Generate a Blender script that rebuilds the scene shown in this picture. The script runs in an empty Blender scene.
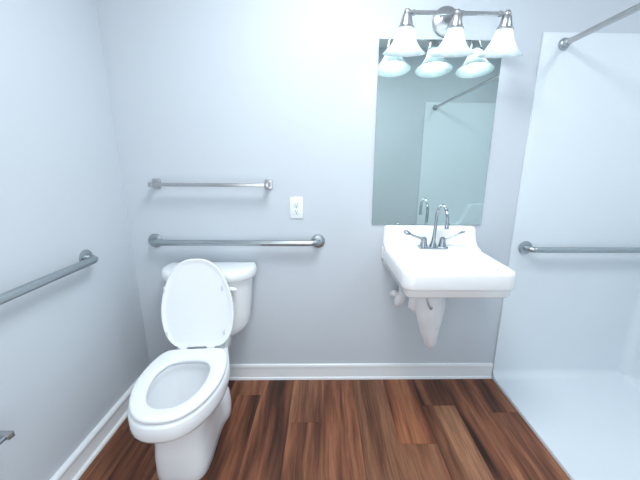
import bpy, bmesh, math, random
from mathutils import Vector, Matrix
random.seed(7)
sc = bpy.context.scene
COL = sc.collection
PI = math.pi

# ------------------------------------------------------------------ materials
def mat(name, color, rough=0.5, metal=0.0, spec=0.5, coat=0.0, **kw):
    m = bpy.data.materials.new(name); m.use_nodes = True
    b = m.node_tree.nodes['Principled BSDF']
    b.inputs['Base Color'].default_value = (*color, 1)
    b.inputs['Roughness'].default_value = rough
    b.inputs['Metallic'].default_value = metal
    b.inputs['Specular IOR Level'].default_value = spec
    b.inputs['Coat Weight'].default_value = coat
    b.inputs['Coat Roughness'].default_value = 0.05
    for k, v in kw.items():
        b.inputs[k.replace('_', ' ')].default_value = v
    return m

def add_noise(m, scale, c1, c2, bump=0.0, detail=4, stretch=(1, 1, 1), bscale=None, bdist=0.002):
    nt = m.node_tree; b = nt.nodes['Principled BSDF']
    tc = nt.nodes.new('ShaderNodeTexCoord'); mp = nt.nodes.new('ShaderNodeMapping')
    mp.inputs['Scale'].default_value = stretch
    nt.links.new(tc.outputs['Object'], mp.inputs['Vector'])
    n = nt.nodes.new('ShaderNodeTexNoise'); n.inputs['Scale'].default_value = scale; n.inputs['Detail'].default_value = detail
    nt.links.new(mp.outputs['Vector'], n.inputs['Vector'])
    r = nt.nodes.new('ShaderNodeValToRGB')
    r.color_ramp.elements[0].position = .3; r.color_ramp.elements[1].position = .7
    r.color_ramp.elements[0].color = (*c1, 1); r.color_ramp.elements[1].color = (*c2, 1)
    nt.links.new(n.outputs['Fac'], r.inputs['Fac']); nt.links.new(r.outputs['Color'], b.inputs['Base Color'])
    if bump:
        n2 = nt.nodes.new('ShaderNodeTexNoise'); n2.inputs['Scale'].default_value = bscale or scale
        nt.links.new(mp.outputs['Vector'], n2.inputs['Vector'])
        bp = nt.nodes.new('ShaderNodeBump'); bp.inputs['Strength'].default_value = bump; bp.inputs['Distance'].default_value = bdist
        nt.links.new(n2.outputs['Fac'], bp.inputs['Height']); nt.links.new(bp.outputs['Normal'], b.inputs['Normal'])
    return m

WALL = (.61, .656, .705)
M_wall = add_noise(mat('wall_paint', WALL, .55, spec=.25), 3, [c * .985 for c in WALL], WALL, .05, bscale=260)
M_ceil = mat('ceiling_paint', (.82, .84, .86), .8, spec=.2)
M_trim = mat('trim_paint', (.88, .905, .93), .3, spec=.4)
M_porc = mat('porcelain', (.87, .895, .92), .12, spec=.5, coat=.3)
M_sink = mat('sink_porcelain', (.93, .93, .93), .12, spec=.5, coat=.3)
M_plastic = mat('seat_plastic', (.88, .91, .935), .22, spec=.5)
M_fiber = add_noise(mat('fibreglass', (.76, .82, .87), .28, spec=.4), 2, (.75, .81, .86), (.77, .83, .88))
M_chrome = mat('chrome', (.40, .44, .47), .06, 1.0)
M_steel = add_noise(mat('brushed_steel', (.42, .46, .48), .3, 1.0), 60, (.40, .44, .46), (.48, .52, .54), stretch=(1, 1, 8))
M_nickel = add_noise(mat('brushed_nickel', (.50, .50, .50), .3, 1.0), 60, (.46, .46, .47), (.55, .55, .55), stretch=(1, 1, 8))
M_dark = mat('dark_slot', (.02, .02, .02), .6)
M_bump = mat('bumper_rubber', (.66, .72, .76), .5)
M_outlet = mat('outlet_plastic', (.86, .90, .92), .35)
M_mirror = mat('mirror_silver', (.74, .85, .815), .015, 1.0)
M_medge = mat('mirror_edge', (.035, .07, .065), .3)
M_vinyl = add_noise(mat('white_vinyl', (.80, .80, .82), .5), 14, (.76, .76, .78), (.84, .84, .85), .3, bscale=25, bdist=.01)
M_water = mat('water', (.85, .93, .95), .02, spec=.5, Transmission_Weight=.9, IOR=1.33)
M_bulb = mat('bulb_glass', (.70, .74, .74), .35, spec=.4, Emission_Color=(.93, .98, 1, 1), Emission_Strength=14)

def glass_shade():
    m = bpy.data.materials.new('frosted_glass'); m.use_nodes = True
    nt = m.node_tree; b = nt.nodes['Principled BSDF']; out = nt.nodes['Material Output']
    tc = nt.nodes.new('ShaderNodeTexCoord')
    n = nt.nodes.new('ShaderNodeTexNoise'); n.inputs['Scale'].default_value = 16; n.inputs['Detail'].default_value = 5
    n.inputs['Distortion'].default_value = 1.4
    nt.links.new(tc.outputs['Object'], n.inputs['Vector'])
    r = nt.nodes.new('ShaderNodeValToRGB')
    r.color_ramp.elements[0].position = .32; r.color_ramp.elements[1].position = .7
    r.color_ramp.elements[0].color = (.70, .79, .83, 1); r.color_ramp.elements[1].color = (.90, .93, .945, 1)
    nt.links.new(n.outputs['Fac'], r.inputs['Fac'])
    nt.links.new(r.outputs['Color'], b.inputs['Base Color'])
    b.inputs['Roughness'].default_value = .3
    tl = nt.nodes.new('ShaderNodeBsdfTranslucent'); nt.links.new(r.outputs['Color'], tl.inputs['Color'])
    mx = nt.nodes.new('ShaderNodeMixShader'); mx.inputs[0].default_value = .45
    nt.links.new(b.outputs[0], mx.inputs[1]); nt.links.new(tl.outputs[0], mx.inputs[2])
    nt.links.new(mx.outputs[0], out.inputs['Surface'])
    return m
M_shade = glass_shade()

def wood():
    m = bpy.data.materials.new('vinyl_plank_wood'); m.use_nodes = True
    nt = m.node_tree; b = nt.nodes['Principled BSDF']; L = nt.links.new
    N = nt.nodes.new
    tc = N('ShaderNodeTexCoord')
    at = N('ShaderNodeAttribute'); at.attribute_name = 'plank'          # r: offset, g: tone, b: redness
    sep = N('ShaderNodeSeparateColor'); L(at.outputs['Color'], sep.inputs[0])
    off = N('ShaderNodeCombineXYZ')
    mo = N('ShaderNodeMath'); mo.operation = 'MULTIPLY'; mo.inputs[1].default_value = 37.0; L(sep.outputs[0], mo.inputs[0])
    L(mo.outputs[0], off.inputs['X']); L(mo.outputs[0], off.inputs['Y'])
    ad = N('ShaderNodeVectorMath'); ad.operation = 'ADD'; L(tc.outputs['Object'], ad.inputs[0]); L(off.outputs[0], ad.inputs[1])
    # slow wander of the grain
    wn = N('ShaderNodeTexNoise'); wn.inputs['Scale'].default_value = 1.7; wn.inputs['Detail'].default_value = 2
    L(ad.outputs[0], wn.inputs['Vector'])
    ws = N('ShaderNodeVectorMath'); ws.operation = 'SUBTRACT'; ws.inputs[1].default_value = (.5, .5, .5); L(wn.outputs['Color'], ws.inputs[0])
    wm = N('ShaderNodeVectorMath'); wm.operation = 'MULTIPLY'; wm.inputs[1].default_value = (.055, .0, .0); L(ws.outputs[0], wm.inputs[0])
    wa = N('ShaderNodeVectorMath'); wa.operation = 'ADD'; L(ad.outputs[0], wa.inputs[0]); L(wm.outputs[0], wa.inputs[1])
    def streak(sx, sy, det, ro=.6):
        mp = N('ShaderNodeMapping'); mp.inputs['Scale'].default_value = (sx, sy, 1); L(wa.outputs[0], mp.inputs['Vector'])
        n = N('ShaderNodeTexNoise'); n.inputs['Scale'].default_value = 1; n.inputs['Detail'].default_value = det
        n.inputs['Roughness'].default_value = ro
        L(mp.outputs[0], n.inputs['Vector']); return n.outputs['Fac']
    big = streak(8, .6, 3, .55); fine = streak(130, 5, 4, .7); med = streak(42, 1.6, 3)
    def ramp(fac, stops):
        r = N('ShaderNodeValToRGB')
        while len(r.color_ramp.elements) < len(stops): r.color_ramp.elements.new(.5)
        for e, (p, c) in zip(r.color_ramp.elements, stops): e.position = p; e.color = (*c, 1)
        L(fac, r.inputs['Fac']); return r.outputs['Color']
    # tone shift per plank
    sh = N('ShaderNodeMath'); sh.operation = 'MULTIPLY_ADD'; sh.inputs[1].default_value = .36; L(sep.outputs[1], sh.inputs[0])
    sb = N('ShaderNodeMath'); sb.operation = 'SUBTRACT'; sb.inputs[1].default_value = .18; L(big, sb.inputs[0]); L(sb.outputs[0], sh.inputs[2])
    tan = ramp(sh.outputs[0], [(.33, (.042, .018, .011)), (.43, (.125, .052, .028)), (.52, (.225, .100, .056)), (.65, (.330, .170, .098))])
    red = ramp(sh.outputs[0], [(.33, (.042, .015, .010)), (.43, (.145, .050, .027)), (.52, (.260, .090, .045)), (.65, (.360, .140, .068))])
    mix = N('ShaderNodeMix'); mix.data_type = 'RGBA'; L(sep.outputs[2], mix.inputs['Factor']); L(tan, mix.inputs['A']); L(red, mix.inputs['B'])
    g1 = ramp(fine, [(.36, (.62, .60, .58)), (.60, (1.12, 1.12, 1.12))])
    g2 = ramp(med, [(.34, (.55, .51, .49)), (.47, (.98, .98, .98)), (.66, (1.22, 1.18, 1.15))])
    m1 = N('ShaderNodeMix'); m1.data_type = 'RGBA'; m1.blend_type = 'MULTIPLY'; m1.inputs['Factor'].default_value = .8
    L(mix.outputs['Result'], m1.inputs['A']); L(g1, m1.inputs['B'])
    m2 = N('ShaderNodeMix'); m2.data_type = 'RGBA'; m2.blend_type = 'MULTIPLY'; m2.inputs['Factor'].default_value = .8
    L(m1.outputs['Result'], m2.inputs['A']); L(g2, m2.inputs['B'])
    L(m2.outputs['Result'], b.inputs['Base Color'])
    b.inputs['Roughness'].default_value = .42; b.inputs['Specular IOR Level'].default_value = .3
    bp = N('ShaderNodeBump'); bp.inputs['Strength'].default_value = .12; bp.inputs['Distance'].default_value = .002
    L(fine, bp.inputs['Height']); L(bp.outputs['Normal'], b.inputs['Normal'])
    return m
M_wood = wood()

# ------------------------------------------------------------------ builders
def build(name, bm, m, parent=None, loc=None, sharp=38, mats=None, bevel=0):
    bmesh.ops.recalc_face_normals(bm, faces=bm.faces[:])
    for f in bm.faces: f.smooth = True
    lim = math.radians(sharp)
    for e in bm.edges:
        if len(e.link_faces) == 2 and e.calc_face_angle(0) > lim: e.smooth = False
    me = bpy.data.meshes.new(name); bm.to_mesh(me); bm.free()
    for x in (mats or [m]): me.materials.append(x)
    o = bpy.data.objects.new(name, me); COL.objects.link(o)
    if parent: o.parent = parent
    if loc: o.location = loc
    return o

def thing(name, label, cat, loc=(0, 0, 0), rz=0, group=None):
    o = bpy.data.objects.new(name, None); COL.objects.link(o)
    o.location = loc; o.rotation_euler = (0, 0, rz); o.empty_display_size = .1
    o['label'] = label; o['category'] = cat
    if group: o['group'] = group
    return o

def struct(name, bm, m, **k):
    o = build(name, bm, m, **k); o['kind'] = 'structure'; return o

def box(bm, x0, x1, y0, y1, z0, z1, bev=0, seg=2, mi=0):
    t = bmesh.new()
    vs = [t.verts.new(p) for p in ((x0,y0,z0),(x1,y0,z0),(x1,y1,z0),(x0,y1,z0),(x0,y0,z1),(x1,y0,z1),(x1,y1,z1),(x0,y1,z1))]
    for q in ((0,3,2,1),(4,5,6,7),(0,1,5,4),(1,2,6,5),(2,3,7,6),(3,0,4,7)): t.faces.new([vs[i] for i in q])
    if bev: bmesh.ops.bevel(t, geom=t.edges[:], offset=bev, segments=seg, profile=.5, affect='EDGES')
    merge(bm, t, mi)

def merge(bm, t, mi=0, M=None):
    if M is not None: bmesh.ops.transform(t, matrix=M, verts=t.verts[:])
    mp = {}
    for v in t.verts: mp[v] = bm.verts.new(v.co)
    for f in t.faces:
        g = bm.faces.new([mp[v] for v in f.verts]); g.material_index = mi
    t.free()

def loft(bm, rings, cap0=True, cap1=True, mi=0, M=None):
    t = bmesh.new()
    R = [[t.verts.new(p) for p in r] for r in rings]
    n = len(R[0])
    for a, b in zip(R, R[1:]):
        for i in range(n):
            j = (i + 1) % n
            t.faces.new((a[i], a[j], b[j], b[i]))
    if cap0: t.faces.new(R[0][::-1])
    if cap1: t.faces.new(R[-1])
    merge(bm, t, mi, M)

def catmull(P, k=10):
    out = []
    for i in range(len(P) - 1):
        p0 = P[i - 1] if i else P[i]; p1, p2 = P[i], P[i + 1]
        p3 = P[i + 2] if i + 2 < len(P) else P[i + 1]
        for s in range(k):
            t = s / k
            out.append(tuple(.5 * (2*b + (c-a)*t + (2*a-5*b+4*c-d)*t*t + (3*b-a-3*c+d)*t**3) for a, b, c, d in zip(p0, p1, p2, p3)))
    out.append(tuple(P[-1])); return out

def resample(P, n):
    d = [0]
    for a, b in zip(P, P[1:]): d.append(d[-1] + math.dist(a, b))
    out = []; k = 0
    for i in range(n + 1):
        s = d[-1] * i / n
        while k < len(P) - 2 and d[k + 1] < s: k += 1
        u = (s - d[k]) / max(d[k + 1] - d[k], 1e-9); u = min(max(u, 0), 1)
        out.append(tuple(a + (b - a) * u for a, b in zip(P[k], P[k + 1])))
    return out

def sym(P, n=32):
    """closed symmetric outline from right-hand control points (x>=0) that run from (0,front) to (0,back)"""
    Q = [(-P[1][0], P[1][1])] + list(P) + [(-P[-2][0], P[-2][1])]
    C = catmull(Q, 10)[10:-10]
    R = resample(C, n)
    R[0] = (0, R[0][1]); R[-1] = (0, R[-1][1])
    return R + [(-x, y) for x, y in R[-2:0:-1]]

def symt(P):
    return sym([(x, y if y > -.335 else -.335 + (y + .335) * .952) for x, y in P])

def offs(O, d, s=1.0):
    """offset closed outline outwards by d (counter-clockwise or not, by centroid)"""
    n = len(O); cx = sum(p[0] for p in O) / n; cy = sum(p[1] for p in O) / n
    out = []
    for i in range(n):
        a, b = O[i - 1], O[(i + 1) % n]
        tx, ty = b[0] - a[0], b[1] - a[1]; l = math.hypot(tx, ty) or 1
        nx, ny = ty / l, -tx / l
        if nx * (O[i][0] - cx) + ny * (O[i][1] - cy) < 0: nx, ny = -nx, -ny
        out.append((O[i][0] + nx * d, O[i][1] + ny * d))
    return out

def at(O, z): return [(x, y, z) for x, y in O]

def lathe(bm, prof, seg=40, M=None, cap0=True, cap1=True, mi=0):
    """prof: (r, z) along +Z"""
    rings = [[(r * math.cos(2*PI*i/seg), r * math.sin(2*PI*i/seg), z) for i in range(seg)] for r, z in prof]
    loft(bm, rings, cap0, cap1, mi, M)

def frame(p, d):
    """matrix that takes +Z to direction d at point p"""
    return Matrix.Translation(Vector(p)) @ Vector(d).to_track_quat('Z', 'Y').to_matrix().to_4x4()

def fillet(P, r, k=8):
    P = [Vector(p) for p in P]; out = [P[0]]
    for a, b, c in zip(P, P[1:], P[2:]):
        u = (a - b).normalized(); v = (c - b).normalized()
        ang = u.angle(v); t = r / math.tan(ang / 2)
        s, e = b + u * t, b + v * t
        ctr = b + (u + v).normalized() * (r / math.sin(ang / 2))
        for i in range(k + 1):
            w = (s - ctr).lerp(e - ctr, i / k).normalized() * r
            # uniform enough for short bends
            out.append(ctr + w)
    out.append(P[-1]); return out

def tube(bm, P, r, seg=20, mi=0, caps=True):
    P = [Vector(p) for p in P]; n = len(P)
    rr = r if isinstance(r, (list, tuple)) else [r] * n
    T = [(P[min(i+1, n-1)] - P[max(i-1, 0)]).normalized() for i in range(n)]
    up = Vector((0, 0, 1)) if abs(T[0].z) < .9 else Vector((1, 0, 0))
    x = T[0].cross(up).normalized(); rings = []
    for i in range(n):
        x = (x - T[i] * x.dot(T[i])).normalized(); y = T[i].cross(x)
        rings.append([tuple(P[i] + (x * math.cos(2*PI*k/seg) + y * math.sin(2*PI*k/seg)) * rr[i]) for k in range(seg)])
    loft(bm, rings, caps, caps, mi)

def part(name, m, parent, fn, sharp=38, mats=None):
    bm = bmesh.new(); fn(bm); return build(name, bm, m, parent, sharp=sharp, mats=mats)

# ------------------------------------------------------------------ the room
XL, XR, XS = -1.071, 1.92, 1.065       # left wall, shower's far wall, edge of the shower
YF, ZC = -1.925, 2.45
def slab(name, m, *a):
    bm = bmesh.new(); box(bm, *a); return struct(name, bm, m)
slab('wall_back', M_wall, XL - .1, XR + .1, 0, .1, 0, ZC)
slab('wall_left', M_wall, XL - .1, XL, YF, 0, 0, ZC)
slab('wall_right', M_wall, XR, XR + .1, YF, 0, 0, ZC)
bm = bmesh.new()
D0, D1, DH = -.62, .32, 2.06  # unseen doorway, added as an opening for the front fill
box(bm, XL - .1, D0, YF - .1, YF, 0, ZC); box(bm, D1, XR + .1, YF - .1, YF, 0, ZC); box(bm, D0, D1, YF - .1, YF, DH, ZC)
struct('wall_front', bm, M_wall)
bm = bmesh.new()
for x0, x1, z0, z1 in ((D0 - .06, D0 + .012, 0, DH + .06), (D1 - .012, D1 + .06, 0, DH + .06), (D0 - .06, D1 + .06, DH - .012, DH + .06)):
    box(bm, x0, x1, YF - .1, YF + .014, z0, z1, .003)
struct('trim_1', bm, M_trim)
slab('ceiling', M_ceil, XL - .1, XR + .1, YF - .1, .1, ZC, ZC + .1)

# plank floor: one mesh, each plank a face with its own offset, tone and redness
bm = bmesh.new(); W = .184
box(bm, XL - .1, XR + .1, YF - .1, .1, -.06, -.0015)
lay = bm.faces.layers
planks = []
ends = {-1: [-.36, -1.58], 0: [-.95], 1: [-1.15], 2: [-.50, -1.7], 3: [-.245, -1.45], 4: [-.85], 5: [-.3, -1.5], -2: [-.80], -3: [-.15, -1.35], -4: [-.62], -5: [-1.1], -6: [-.4]}
tone = {(-1,0): (.66,.25), (-1,1): (.46,.45), (0,0): (.52,.65), (1,0): (.66,.08), (1,1): (.5,.3), (2,0): (.54,.95), (2,1): (.58,.25),
        (3,0): (.42,.45), (3,1): (.53,.25), (4,0): (.44,.70), (5,0): (.4,.6), (5,1): (.45,.5), (-2,0): (.42,.50), (-3,0): (.5,.5), (-3,1): (.46,.6), (-4,0): (.42,.6), (-4,1): (.5,.5), (-5,0): (.5,.7)}
for c in range(-7, 6):
    x0, x1 = max(c * W - .184 + .184, XL), min((c + 1) * W, XS + .02)
    x0 = max((c) * W, XL) 
    ys = [0] + ends.get(c, [-1.0]) + [YF]
    for k, (ya, yb) in enumerate(zip(ys, ys[1:])):
        planks.append((x0 - W * 0, x1, yb, ya, c, k))
dat = []
for (x0, x1, ya, yb, c, k) in planks:
    # plank columns run one width to the left of their index so the seams land at multiples of W
    g = .0007
    vs = [bm.verts.new(p) for p in ((x0+g, ya+g, 0), (x1-g, ya+g, 0), (x1-g, yb-g, 0), (x0+g, yb-g, 0))]
    lo = [bm.verts.new(p) for p in ((x0+g*.2, ya+g*.2, -.0014), (x1-g*.2, ya+g*.2, -.0014), (x1-g*.2, yb-g*.2, -.0014), (x0+g*.2, yb-g*.2, -.0014))]
    bm.faces.new(vs)
    for i in range(4): bm.faces.new((lo[i], lo[(i+1)%4], vs[(i+1)%4], vs[i]))
fl_bm = bm
floor = struct('floor', fl_bm, M_wood)
ca = floor.data.color_attributes.new('plank', 'FLOAT_COLOR', 'CORNER')
rnd = {}
for p in floor.data.polygons:
    cx, cy, _ = p.center
    c = math.floor(cx / W); k = sum(1 for e in ends.get(c, [-1.0]) if cy < e)
    if (c, k) not in rnd:
        t, r_ = tone.get((c, k), (random.uniform(.4, .62), random.uniform(.1, .7)))
        rnd[(c, k)] = (random.random(), t, r_)
    v = rnd[(c, k)]
    if p.center.z < -.0013: v = (.1, .95, .1)
    for li in p.loop_indices: ca.data[li].color = (*v, 1)

def baseboard(name, along, a0, a1, wall):
    prof = [(0, 0), (.0085, 0), (.0085, .072), (.0085, .078), (.0105, .080), (.0115, .085), (.0115, .093), (.009, .101), (.005, .104), (0, .104)]
    bm = bmesh.new()
    if along == 'x': rings = [[(a, wall - d, z) for d, z in prof] for a in (a0, a1)]
    else: rings = [[(wall + d * 1.7, a, z) for d, z in prof] for a in (a0, a1)]
    loft(bm, rings)
    # shoe at the floor
    prof = [(.0080, 0), (.0165, 0), (.0165, .007), (.0145, .013), (.0080, .016)]
    if along == 'x': rings = [[(a, wall - d, z) for d, z in prof] for a in (a0, a1)]
    else: rings = [[(wall + d * 1.7, a, z) for d, z in prof] for a in (a0, a1)]
    loft(bm, rings)
    return struct(name, bm, M_trim, sharp=25)
baseboard('baseboard_back', 'x', XL, XS - .004, 0)
baseboard('baseboard_left', 'y', 0, YF, XL)

# ------------------------------------------------------------------ shower surround
sh = thing('shower_surround', 'white fibreglass shower stall with moulded walls and low pan at the right', 'shower', (XS, 0, 0))
def f(bm):
    t = .012; e0 = .0012; w = XR - XS - e0; r = .055
    # U-shaped liner seen from above: back wall, far side, front wall, with rounded inside corners
    inner = fillet([(0, -t, 0), (w - t, -t, 0), (w - t, YF + t, 0), (0, YF + t, 0)], r, 10)
    outer = fillet([(0, -e0, 0), (w, -e0, 0), (w, YF + e0, 0), (0, YF + e0, 0)], .004, 10)
    n = len(inner); secs = []
    for i in range(n):
        a, b = inner[i], outer[i]
        d = (b - a); e = d * .35
        secs.append([(a.x, a.y, .0), (a.x, a.y, 1.925), ((a+e*.3).x, (a+e*.3).y, 1.935), ((a+e).x, (a+e).y, 1.94), (b.x, b.y, 1.94), (b.x, b.y, 0)])
    # soften the open ends
    loft(bm, secs)
part('wall_panel', M_fiber, sh, f, sharp=50)
def f(bm):
    w = XR - XS
    def rr(x0, x1, y0, y1, r, z):
        P = [];
        for cx, cy, a in ((x1-r, y1-r, 0), (x0+r, y1-r, 90), (x0+r, y0+r, 180), (x1-r, y0+r, 270)):
            for k in range(7):
                q = math.radians(a + 15 * k); P.append((cx + r*math.cos(q), cy + r*math.sin(q), z))
        return P
    y0, y1 = YF + .012, -.012; x1 = w - .012
    R = [rr(0, x1, y0, y1, .002, 0), rr(0, x1, y0, y1, .002, .014), rr(.003, x1, y0, y1, .003, .019)]
    # cove up to the panels on three sides
    R += [rr(.009, x1 - .001, y0 + .001, y1 - .001, .006, .021)]
    loft(bm, R, cap1=True)
    # cove strips
    def cove(P):
        loft(bm, P, True, True)
    k = 8; rad = .05
    prof = [(rad * (1 - math.sin(PI/2*i/k)), .021 + rad * (1 - math.cos(PI/2*i/k))) for i in range(k + 1)] + [(-.001, .0205 + rad), (-.001, .0205)]
    cove([[(a, y1 - d, z) for d, z in prof] for a in (0, x1)])
    cove([[(x1 - d, a, z) for d, z in prof] for a in (y1, y0)])
    cove([[(a, y0 + d, z) for d, z in prof] for a in (0, x1)])
    # drain dished ring
part('shower_pan', M_fiber, sh, f, sharp=30)
def f(bm):
    lathe(bm, [(.05, .0215), (.055, .0235), (.045, .0255), (.02, .0245), (.0, .0245)][:4], 32, Matrix.Translation((.42, -1.0, 0)))
part('drain', M_chrome, sh, f)
def f(bm):
    w = XR - XS - .013
    top = catmull([(.24, .62), (.36, .643), (.43, .653), (.475, .678), (.505, .735), (.53, .80), (.56, .855), (.61, .877), (w, .88)], 6)
    P = [(x, z) for x, z in top] + [(w, .03), (.24, .03)]
    d0, d1 = YF + .0125, YF + .11
    loft(bm, [[(x, d0, z) for x, z in P], [(x, d1 - .012, z) for x, z in P], [(x + .004, d1 - .003, z - .003) for x, z in P], [(x + .012, d1, z - .012) for x, z in P]])
part('moulded_ledge', M_fiber, sh, f, sharp=30)

# ------------------------------------------------------------------ toilet
to = thing('toilet', 'white two-piece toilet with raised lid against the back wall', 'toilet', (-.629, -.004, 0), math.radians(1.5))
seatP = [(0,-.822),(.05,-.815),(.09,-.791),(.127,-.744),(.155,-.68),(.174,-.60),(.178,-.53),(.172,-.45),(.157,-.38),(.138,-.345),(.11,-.333),(.05,-.331),(0,-.331)]
holeP = [(0,-.755),(.045,-.744),(.080,-.705),(.104,-.64),(.112,-.57),(.107,-.505),(.082,-.456),(.042,-.436),(0,-.432)]
seatO, holeO = symt(seatP), symt(holeP)
ST = Matrix.Translation((0, -.545, 0)) @ Matrix.Rotation(math.radians(2.6), 4, 'Z') @ Matrix.Translation((0, .545, 0))   # the seat sits slightly askew on the bowl
rimP = [(0,-.828),(.05,-.821),(.093,-.796),(.13,-.748),(.159,-.683),(.178,-.60),(.182,-.53),(.176,-.45),(.158,-.37),(.136,-.30),(.115,-.22),(.105,-.12),(.09,-.065),(0,-.055)]
rimO = symt(rimP)
def f(bm):
    und = [(0,-.795),(.045,-.79),(.085,-.765),(.12,-.72),(.147,-.66),(.163,-.59),(.166,-.53),(.158,-.45),(.138,-.37),(.113,-.30),(.094,-.22),(.086,-.12),(.075,-.07),(0,-.06)]
    neck = [(0,-.735),(.04,-.73),(.075,-.71),(.102,-.67),(.12,-.62),(.128,-.56),(.128,-.50),(.116,-.43),(.102,-.36),(.088,-.29),(.078,-.22),(.072,-.15),(.06,-.12),(0,-.115)]
    ped = [(0,-.705),(.04,-.702),(.075,-.688),(.098,-.655),(.106,-.60),(.107,-.54),(.104,-.47),(.10,-.41),(.086,-.36),(.078,-.30),(.073,-.25),(.066,-.21),(.05,-.195),(0,-.19)]
    foot = [(0,-.712),(.045,-.709),(.08,-.695),(.103,-.66),(.110,-.60),(.109,-.54),(.106,-.47),(.106,-.41),(.110,-.36),(.121,-.315),(.119,-.265),(.102,-.215),(.06,-.195),(0,-.19)]
    F, Pd, Nk, Un = symt(foot), symt(ped), symt(neck), symt(und)
    mixr = lambda A, B, t: [(a[0]+(b[0]-a[0])*t, a[1]+(b[1]-a[1])*t) for a, b in zip(A, B)]
    R = [at(offs(F, -.004), 0), at(F, .006), at(F, .05), at(mixr(F, Pd, .15), .11), at(mixr(F, Pd, .6), .145), at(Pd, .17), at(mixr(Pd, Nk, .12), .21), at(mixr(Pd, Nk, .4), .25),
         at(mixr(Pd, Nk, .85), .285), at(mixr(Nk, Un, .45), .295), at(mixr(Nk, Un, .85), .305), at(Un, .311), at(mixr(Un, rimO, .75), .321), at(rimO, .337), at(rimO, .385), at(offs(rimO, -.004), .396), at(offs(rimO, -.012), .4)]
    H = offs(holeO, .006)
    R += [at(offs(H, .03), .4), at(offs(H, .004), .399), at(H, .394), at(offs(H, .004), .375), at(offs(H, .002), .35)]
    def sc_(s, sy, cy): return [(x * s, cy + (y - cy) * sy) for x, y in H]
    R += [at(sc_(.93, .93, -.60), .31), at(sc_(.80, .82, -.60), .26), at(sc_(.62, .64, -.595), .22), at(sc_(.46, .45, -.58), .19), at(sc_(.34, .30, -.57), .15), at(sc_(.25, .2, -.56), .12)]
    loft(bm, R)
bowl = part('bowl', M_porc, to, f, sharp=60)
def f(bm):
    H = offs(holeO, .006)
    loft(bm, [at([(x*.47, -.58+(y+.58)*.46) for x, y in H], .185), at([(x*.49, -.58+(y+.58)*.48) for x, y in H], .194)])
part('water', M_water, bowl, f)
def f(bm):
    lathe(bm, [(.016, 0), (.016, .010), (.013, .020), (.006, .025)], 20, Matrix.Translation((bs_ * .103, -.30, .045)))
for bs_ in (-1, 1): part('bolt_cap', M_porc, bowl, f)
def f(bm):
    z0 = .404
    R = [at(offs(seatO, -.004), z0), at(seatO, z0+.004), at(seatO, z0+.012), at(offs(seatO, -.003), z0+.017), at(offs(seatO, -.009), z0+.0195), at(offs(seatO,-.02), z0+.0205)]
    R += [at(offs(holeO, .02), z0+.0205), at(offs(holeO, .008), z0+.019), at(offs(holeO, .002), z0+.015), at(holeO, z0+.009), at(offs(holeO, .004), z0)]
    loft(bm, R + [R[0]], False, False, 0, ST)
part('seat', M_plastic, to, f, sharp=50)
# raised lid: its own frame, u across, v up the lid, n towards the room
lean = math.radians(9.5)
LM = ST @ Matrix.Translation((-.004, -.314, .417)) @ Matrix.Rotation(-lean, 4, 'X')
lidP = [(0,.452),(.05,.446),(.092,.42),(.128,.375),(.156,.31),(.172,.245),(.178,.19),(.175,.13),(.163,.075),(.142,.035),(.115,.010),(.09,.003),(0,.003)]
lidO = [(x * .975 + .014, z * .985) for x, z in sym(lidP)]
def f(bm):
    # outline in (u, v) mapped to x, z; thickness along y (towards the tank is +y)
    def r(d, n, notch=0): return [(x, n, z) for x, z in offs(lidO, d)]
    loft(bm, [r(-.012, .012), r(-.003, .010), r(0, .005), r(0, -.004), r(-.003, -.0075), r(-.007, -.008), r(-.012, -.005), r(-.03, -.003), r(-.07, -.0022)], M=LM)
lid = part('lid', M_plastic, to, f, sharp=40)
for u, v in ((-.137, .30), (.137, .30), (-.137, .075), (.137, .075)):
    def f(bm):
        M = LM @ Matrix.Translation((u, -.003, v)) @ Matrix.Rotation(PI/2, 4, 'X')
        t = bmesh.new(); box(t, -.0045, .0045, -.012, .012, 0, .009, .003); merge(bm, t, 0, M)
    part('bumper', M_bump, lid, f)
for s in (-1, 1):
    def f(bm):
        t = bmesh.new(); box(t, s*.066-.019, s*.066+.019, -.328, -.298, .401, .424, .006)
        tube(t, [(s*.066-.022, -.315, .423), (s*.066+.022, -.315, .423)], .008, 16); merge(bm, t, 0, ST)
    part('hinge', M_plastic, to, f)
tankP = [(0,-.208),(.09,-.203),(.16,-.182),(.20,-.15),(.219,-.105),(.222,-.06),(.215,-.028),(.195,-.016),(.10,-.014),(0,-.014)]
tankO = sym(tankP)
def f(bm):
    def tr(s, sy, z): return [(x * s * .985 + .012, -.11 + (y + .11) * sy, z) for x, y in tankO]
    R = [tr(.36, .62, .385), tr(.50, .70, .386), tr(.68, .80, .395), tr(.81, .87, .418), tr(.875, .91, .447), tr(.91, .93, .50), tr(.96, .97, .60), tr(1.01, 1.0, .722)]
    loft(bm, R)
tank = part('tank', M_porc, to, f, sharp=50)
def f(bm):
    P = [(0,-.220),(.09,-.217),(.165,-.203),(.212,-.170),(.238,-.125),(.245,-.075),(.240,-.03),(.222,-.009),(.11,-.004),(0,-.004)]
    O = sym(P)
    O = [(x * 1.01 + .007, y) for x, y in O]
    loft(bm, [at(offs(O, -.010), .716), at(offs(O, -.003), .718), at(O, .723), at(offs(O, .001), .745), at(offs(O, -.002), .758), at(offs(O, -.007), .766), at(offs(O, -.014), .770), at(offs(O, -.022), .772), at([(.012 + (x-.012)*.5, -.11+(y+.11)*.4) for x, y in O], .774)])
part('tank_lid', M_porc, to, f, sharp=50)
def f(bm):
    lathe(bm, [(.015, -.004), (.015, .004), (.012, .008), (.006, .010)], 24, frame((.118, -.1925, .684), (.25, -1, 0)))
    P = [(.116, -.204, .684), (.135, -.210, .684), (.157, -.208, .681), (.172, -.202, .677)]
    tube(bm, P, [.010, .0125, .0125, .008], 14)
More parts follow.
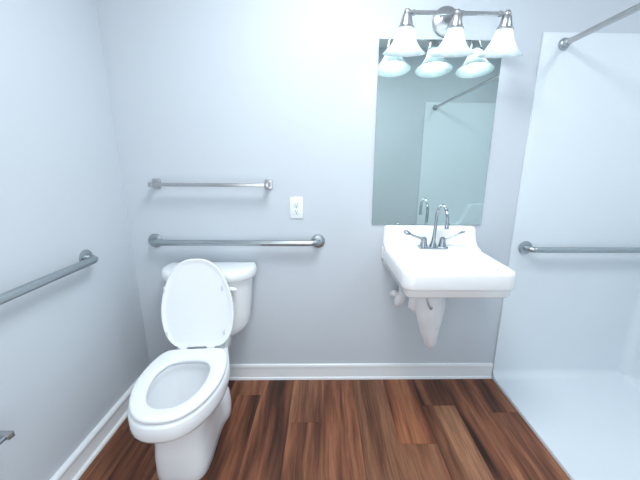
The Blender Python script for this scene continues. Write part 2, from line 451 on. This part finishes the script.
part('flush_lever', M_plastic, to, f)

# ------------------------------------------------------------------ sink
SX = .586
sk = thing('wall_hung_sink', 'white porcelain wall-hung sink with backsplash under the mirror', 'sink', (SX, 0, .77))
Z = lambda z: z - .77
def f(bm):
    P = [(0,-.496),(.16,-.496),(.205,-.494),(.231,-.484),(.244,-.462),(.2475,-.41),(.250,-.25),(.255,-.08),(.256,-.02),(.250,-.002),(.12,-.001),(0,-.001)]
    O = sym(P, 48)
    B = sym([(0,-.440),(.13,-.438),(.178,-.425),(.200,-.385),(.207,-.30),(.203,-.215),(.182,-.168),(.13,-.152),(0,-.150)], 48)
    def bs(s, z, cy=-.29): return [(x*s, cy+(y-cy)*s, Z(z)) for x, y in B]
    R = [at(offs(O, -.05), Z(.745)), at(offs(O, -.024), Z(.748)), at(offs(O, -.014), Z(.757)), at(offs(O, -.011), Z(.783)), at(offs(O, -.008), Z(.787)), at(offs(O, -.002), Z(.790)), at(O, Z(.797)), at(O, Z(.852)),
         at(offs(O, -.003), Z(.863)), at(offs(O, -.009), Z(.869)), at(offs(O, -.017), Z(.871))]
    # keep back rim against the wall
    R = [[(x, min(y, -.001), z) for x, y, z in r] for r in R]
    R += [at(offs(B, .012), Z(.868)), at(offs(B, .002), Z(.864)), bs(.975, .85), bs(.93, .82), bs(.84, .79), bs(.62, .77), bs(.3, .765), bs(.12, .763)]
    loft(bm, R)
    # backsplash, swept across with its profile
    hs = [(-.258, .0), (-.2545, .55), (-.2525, .80), (-.249, .93), (-.242, .985)]
    prof = [(-.0005, .862), (-.118, .862), (-.108, .8705), (-.088, .873), (-.070, .879), (-.056, .892), (-.047, .912), (-.038, .950), (-.034, .968), (-.028, .978), (-.018, .9815), (-.0005, .9815)]
    def hw(z, y):
        k = max(0, min(1, (z - .862) / .12)); return .2555 - .002 * k + .010 * max(0, 1 - k * 2.2) ** 2 * 0
    xs = [-1, -.985, -.965, -.93, -.6, 0, .6, .93, .965, .985, 1]
    secs = []
    for q in xs:
        e = max(0, (abs(q) - .93) / .07)
        s = []
        for y, z in prof:
            drop = (1 - math.sqrt(max(0, 1 - e * e))) * .018 * max(0, (z - .90) / .08)
            pull = e * e * .004
            s.append((hw(z, y) * q, min(y + pull * (1 if y < -.01 else 0), -.0005), Z(z - drop)))
        secs.append(s)
    loft(bm, secs)
basin = part('basin', M_sink, sk, f, sharp=55)
def f(bm):
    lathe(bm, [(.028, 0), (.03, .003), (.022, .004), (.012, .002)], 28, Matrix.Translation((0, -.29, Z(.766))))
part('drain', M_chrome, sk, f)
FX, FY, FZ = .001, -.086, Z(.872)
def f(bm):
    t = bmesh.new(); box(t, -.078, .078, -.024, .024, 0, .012, .005, 3); merge(bm, t, 0, Matrix.Translation((FX, FY, FZ)))
    for s in (-1, 1):
        lathe(bm, [(.022, .010), (.021, .018), (.018, .030), (.0165, .036)], 28, Matrix.Translation((FX + s*.051, FY, FZ)))
    lathe(bm, [(.019, .010), (.018, .02), (.013, .032), (.011, .04)], 28, Matrix.Translation((FX, FY, FZ)))
fau = part('faucet', M_chrome, sk, f)
def f(bm):
    top = .166; r = .074; q = math.radians(1); dx, dy = math.sin(q), -math.cos(q); tx = FX + .007
    P = [(FX, FY, FZ + .03), (FX + .004, FY, FZ + .09), (tx, FY, FZ + top)]
    def at_(u, z): return (tx + dx * u, FY + dy * u, FZ + z)
    P += [at_(r - r*math.cos(a), top + r*math.sin(a)) for a in [PI*k/16 for k in range(1, 17)]]
    P += [at_(2*r, top - .01), at_(2*r, top - .02)]
    tube(bm, P, [.0105, .009] + [.0085]*(len(P)-2), 20)
    e = at_(2*r, top - .032)
    lathe(bm, [(.0095, 0), (.0105, .003), (.0105, .016), (.009, .018)], 20, Matrix.Translation(e))
part('spout', M_chrome, fau, f)
for s, tx, tz in ((-1, -.166, .096), (1, .152, .098)):
    def f(bm):
        bx = FX + s * .051
        lathe(bm, [(.0155, .035), (.0165, .040), (.0155, .052), (.011, .060), (.004, .062)], 24, Matrix.Translation((bx, FY, FZ)))
        a = Vector((bx, FY, FZ + .052)); b = Vector((tx, FY - .03, FZ + tz))
        d = b - a
        mid = [a, a + d*.25 + Vector((0, 0, -.004)), a + d*.55 + Vector((0, 0, -.004)), a + d*.72]
        tube(bm, mid, [.007, .0055, .005, .005], 14)
        # flat teardrop paddle with an open eye
        e = d.normalized(); side = Vector((0, .6, .8)) if s < 0 else Vector((0, 1, -.15)); side = (side - e*side.dot(e)).normalized(); nn = e.cross(side)
        c = a + d*.84; L_, w_ = d.length*.19, .0135
        ring = []
        for k in range(24):
            q = 2*PI*k/24; u = math.cos(q); w = math.sin(q) * (1 if u > 0 else (1 + u*.55))
            ring.append((u, w))
        def rg(sc1, h): return [tuple(c + e*(u*L_*sc1) + side*(w*w_*sc1) + nn*h) for u, w in ring]
        def ri(h): return [tuple(c + e*(u*L_*.5 + L_*.22) + side*(w*w_*.5) + nn*h) for u, w in ring]
        R = [rg(.93, -.003), rg(1, -.001), rg(1, .001), rg(.93, .003), ri(.003), ri(-.003)]
        loft(bm, R + [R[0]], False, False)
    part('handle', M_chrome, fau, f)
def f(bm):
    # tapered soft bag hanging round the trap
    C = [(-.056, -.25, .775, .052, .05), (-.052, -.25, .70, .070, .06), (-.050, -.25, .655, .080, .062), (-.046, -.25, .60, .077, .06), (-.040, -.25, .53, .063, .054), (-.036, -.25, .46, .046, .044), (-.027, -.25, .405, .032, .034), (-.024, -.25, .378, .022, .024), (-.024, -.25, .366, .010, .012)]
    rings = []
    for i, (x, y, z, a, b) in enumerate(C):
        r = []
        for k in range(40):
            q = 2*PI*k/40; w = 1 + .035*math.sin(5*q + i*.7) + .02*math.sin(9*q - i)
            r.append((x + a*w*math.cos(q), y + b*w*math.sin(q), Z(z)))
        rings.append(r)
    loft(bm, rings)
    tube(bm, [(-.10, -.245, Z(.66)), (-.125, -.235, Z(.635)), (-.128, -.23, Z(.60)), (-.10, -.24, Z(.57))], [.022, .026, .024, .016], 16)
cov = part('trap_cover', M_vinyl, sk, f, sharp=80); cov['label'] = 'white vinyl wrap around the drain trap'
def f(bm):
    tube(bm, [(-.083, -.300, Z(.70)), (-.080, -.3155, Z(.664)), (-.070, -.3165, Z(.638)), (-.062, -.315, Z(.630))], .0045, 10)
    lathe(bm, [(.009, 0), (.009, .004), (.005, .006)], 16, frame((-.058, -.310, Z(.625)), (0, -1, 0)))
part('tie', M_steel, cov, f)
def f(bm):
    tube(bm, fillet([(-.150, -.10, Z(.77)), (-.150, -.10, Z(.60)), (-.185, -.005, Z(.575))], .02), .020, 20)
    t = bmesh.new(); bmesh.ops.create_uvsphere(t, u_segments=24, v_segments=16, radius=.031)
    bmesh.ops.scale(t, vec=(.95, .95, 1.6), verts=t.verts[:]); merge(bm, t, 0, Matrix.Translation((-.164, -.11, Z(.588))) @ Matrix.Rotation(.35, 4, 'Y'))
    t = bmesh.new(); bmesh.ops.create_uvsphere(t, u_segments=20, v_segments=12, radius=.02)
    merge(bm, t, 0, Matrix.Translation((-.192, -.10, Z(.615))))
part('supply_cover', M_vinyl, sk, f, sharp=80)

# ------------------------------------------------------------------ mirror
bm = bmesh.new(); box(bm, .265, .874, -.0065, -.0005, .985, 1.900)
ff = [f_ for f_ in bm.faces if f_.calc_center_median().y < -.006]
bmesh.ops.inset_region(bm, faces=ff, thickness=.0035)
for fc in bm.faces: fc.material_index = 0 if fc.calc_area() > .3 and fc.calc_center_median().y < -.006 else 1
mir = build('mirror', bm, None, mats=[M_mirror, M_medge])
for p in mir.data.polygons: p.use_smooth = False
mir['label'] = 'tall frameless wall mirror above the white sink'; mir['category'] = 'mirror'

# ------------------------------------------------------------------ vanity light
LX, LZ = .578, 1.953
vl = thing('vanity_light', 'brushed nickel three-shade vanity light above the mirror', 'light fixture', (LX, 0, LZ))
def f(bm):
    lathe(bm, [(.067, .0005), (.067, .006), (.062, .012), (.048, .017), (.030, .024), (.018, .034), (.012, .05)], 48, frame((.006, 0, .024), (0, -1, 0)))
    for s in (-1, 1): lathe(bm, [(.004, 0), (.004, .004), (.002, .006)], 12, frame((s*.030, -.0225, .038), (0, -1, 0)))
part('back_plate', M_nickel, vl, f)
part('arm', M_nickel, vl, lambda bm: tube(bm, fillet([(0, -.04, .022), (0, -.10, .022), (0, -.16, 0)], .03), [.011]*11, 18) if False else tube(bm, [(0, -.035, .022), (0, -.09, .015), (0, -.13, .006), (0, -.16, 0)], [.012, .010, .009, .009], 18))
def f(bm):
    tube(bm, [(-.225, -.16, 0), (.225, -.16, 0)], .0085, 20)
    for x in (-.19, -.022, .022, .19):
        lathe(bm, [(.009, -.006), (.0115, -.005), (.0115, .005), (.009, .006)], 20, frame((x, -.16, 0), (1, 0, 0)))
part('bar', M_nickel, vl, f)
TILT = Matrix.Translation((0, -.16, 0)) @ Matrix.Rotation(math.radians(9), 4, 'X')
for x in (-.219, .002, .223):
    def f(bm):
        t = bmesh.new(); bmesh.ops.create_uvsphere(t, u_segments=24, v_segments=14, radius=.0155); merge(bm, t, 0, Matrix.Translation((x, -.16, 0)))
        lathe(bm, [(.004, .0175), (.007, .016), (.009, .010), (.015, -.004), (.0205, -.010), (.025, -.030), (.030, -.048), (.0365, -.052), (.0365, -.058), (.028, -.060)], 32, TILT @ Matrix.Translation((x, 0, 0)))
    part('socket', M_nickel, vl, f)
    def f(bm):
        pr = [(.030, -.056), (.034, -.064), (.038, -.080), (.046, -.098), (.056, -.116), (.070, -.134), (.085, -.148), (.095, -.156)]
        pr2 = [(r - .003, z) for r, z in pr[::-1]]
        P = pr + [(.0955, -.158)] + pr2
        lathe(bm, P + [P[0]], 48, TILT @ Matrix.Translation((x, 0, 0)), False, False)
    sd = part('shade', M_shade, vl, f, sharp=60)
    def f(bm):
        lathe(bm, [(.012, -.058), (.013, -.075), (.022, -.092), (.028, -.110), (.027, -.126), (.019, -.139), (.008, -.145)], 28, TILT @ Matrix.Translation((x, 0, 0)))
    part('bulb', M_bulb, sd, f)

# ------------------------------------------------------------------ towel bar
tb = thing('towel_bar', 'slim square chrome towel bar above the grab bar on back wall', 'towel bar', (-.594, 0, 1.200))
part('bar', M_nickel, tb, lambda bm: box(bm, -.296, .296, -.076, -.060, -.009, .009, .003, 3))
for s in (-1, 1):
    def f(bm):
        box(bm, s*.296-.020, s*.296+.020, -.010, -.0003, -.026, .026, .003)
        box(bm, s*.296-.011, s*.296+.011, -.078, -.008, -.012, .012, .003)
    part('mount', M_nickel, tb, f)

# ------------------------------------------------------------------ grab bars
def grab(name, label, loc, path, ends):
    g = thing(name, label, 'grab bar', loc, 0, 'stainless grab bars')
    part('rail', M_steel, g, lambda bm: tube(bm, fillet(path, .038, 10), .016, 24))
    for p, d in ends:
        part('flange', M_steel, g, lambda bm: lathe(bm, [(.038, .0004), (.039, .003), (.037, .009), (.030, .0125), (.0165, .014)], 36, frame(p, d)))
    return g
grab('grab_bar', 'brushed steel grab bar on back wall above the toilet tank', (-.485, 0, .889),
     [(-.451, -.002, 0), (-.451, -.056, 0), (.451, -.056, 0), (.451, -.002, 0)], [((-.451, 0, 0), (0, -1, 0)), ((.451, 0, 0), (0, -1, 0))])
grab('grab_bar', 'brushed steel grab bar on the left wall beside the toilet', (XL, -.805, .892),
     [(.002, .447, 0), (.056, .447, 0), (.056, -.612, 0), (.002, -.612, 0)], [((0, .447, 0), (1, 0, 0)), ((0, -.612, 0), (1, 0, 0))])
w = XR - .0135
grab('grab_bar', 'brushed steel grab bar on the white shower wall right of sink', (1.140, -.0135, .858),
     [(0, -.002, 0), (0, -.056, 0), (w - 1.140 - .056, -.056, 0), (w - 1.140 - .056, -.60, 0), (w - 1.140 - .002, -.60, 0)], [((0, 0, 0), (0, -1, 0)), ((w - 1.140, -.60, 0), (-1, 0, 0))])

# ------------------------------------------------------------------ shower curtain rod
rd = thing('shower_curtain_rod', 'bare chrome shower curtain rod across the top of shower opening', 'curtain rod', (1.170, -.9625, 1.887))
part('rod', M_nickel, rd, lambda bm: tube(bm, [(0, .946, 0), (0, -.946, 0)], .0125, 24))
for s in (-1, 1):
    part('flange', M_steel, rd, lambda bm: lathe(bm, [(.027, 0), (.027, .006), (.022, .014), (.017, .018), (.016, .035), (.013, .038)], 28, frame((0, s*.9488, 0), (0, -s, 0))))

# ------------------------------------------------------------------ outlet
ot = thing('electrical_outlet', 'white duplex electrical outlet on the back wall above grab bar', 'outlet', (-.1515, 0, 1.0755))
part('cover_plate', M_outlet, ot, lambda bm: box(bm, -.036, .036, -.006, -.0003, -.059, .059, .003))
for s in (-1, 1):
    def f(bm):
        z = s * .0195
        box(bm, -.0165, .0165, -.0085, -.0055, z-.0135, z+.0135, .003)
        for x, h in ((-.0065, .0045), (.0065, .0035)): box(bm, x-.0013, x+.0013, -.0092, -.0080, z+.003-h, z+.003+h, 0, mi=1)
        lathe(bm, [(.0028, 0), (.0028, .0008)], 12, frame((0, -.0084, z-.008), (0, -1, 0)), mi=1)
    part('receptacle', M_outlet, ot, f, mats=[M_outlet, M_dark])
part('screw', M_steel, ot, lambda bm: lathe(bm, [(.0038, 0), (.0034, .0012), (.0015, .0018)], 14, frame((0, -.0058, 0), (0, -1, 0))))

# ------------------------------------------------------------------ toilet paper holder (its far post reaches into the frame)
tp = thing('toilet_paper_holder', 'small square chrome toilet paper holder low on the left wall', 'toilet paper holder', (XL, -.990, .468))
for y in (.082, -.082):
    def f(bm):
        box(bm, .0003, .010, y-.022, y+.022, -.022, .022, .003)
        box(bm, .008, (.080), y-.010, y+.010, -.010, .010, .002)
    part('mount', M_nickel, tp, f)
part('roller', M_chrome, tp, lambda bm: tube(bm, [(.066, -.073, 0), (.066, .073, 0)], .008, 18))

# ------------------------------------------------------------------ light
def area(name, loc, size, power, color, rot=(0, 0, 0), shape='DISK'):
    l = bpy.data.lights.new(name, 'AREA'); l.shape = shape; l.size = size; l.energy = power; l.color = color
    o = bpy.data.objects.new(name, l); COL.objects.link(o); o.location = loc; o.rotation_euler = rot
    return o
LC = (.90, .965, 1.0)
area('ceiling_light', (.05, -.88, ZC - .03), .7, 18.5, LC)
area('shower_fill_light', (1.5, -.95, ZC - .03), .3, 5, LC)  # unseen lamp added to brighten the shower stall
o = area('front_fill_light', ((D0 + D1) / 2, YF - .11, DH / 2), .9, 10, LC, (PI / 2, 0, 0), 'RECTANGLE')   # added fill behind the camera, standing in for daylight at the doorway
o.data.size_y = 1.98

w_ = bpy.data.worlds.new('world'); sc.world = w_; w_.use_nodes = True
w_.node_tree.nodes['Background'].inputs[0].default_value = (.8, .9, 1, 1)
w_.node_tree.nodes['Background'].inputs[1].default_value = .2

# ------------------------------------------------------------------ camera
cam = bpy.data.cameras.new('camera'); co = bpy.data.objects.new('camera', cam); COL.objects.link(co)
co.location = (0, -1.78, 1.3168)
co.matrix_world = Matrix.Translation((0, -1.78, 1.3168)) @ Matrix.Rotation(math.radians(-1.226), 4, 'Z') @ Matrix.Rotation(math.radians(90 - 14.3966), 4, 'X') @ Matrix.Rotation(math.radians(.4802), 4, 'Z')
cam.shift_x = -10.8663 / 640; cam.shift_y = 5.9393 / 640
cam.sensor_width = 36; cam.lens = 325.4666 / 640 * 36; cam.clip_start = .02
sc.camera = co
sc.view_settings.view_transform = 'Standard'; sc.view_settings.look = 'None'
sc.view_settings.exposure = 0.38; sc.view_settings.gamma = 1; sc.view_settings.use_curve_mapping = False
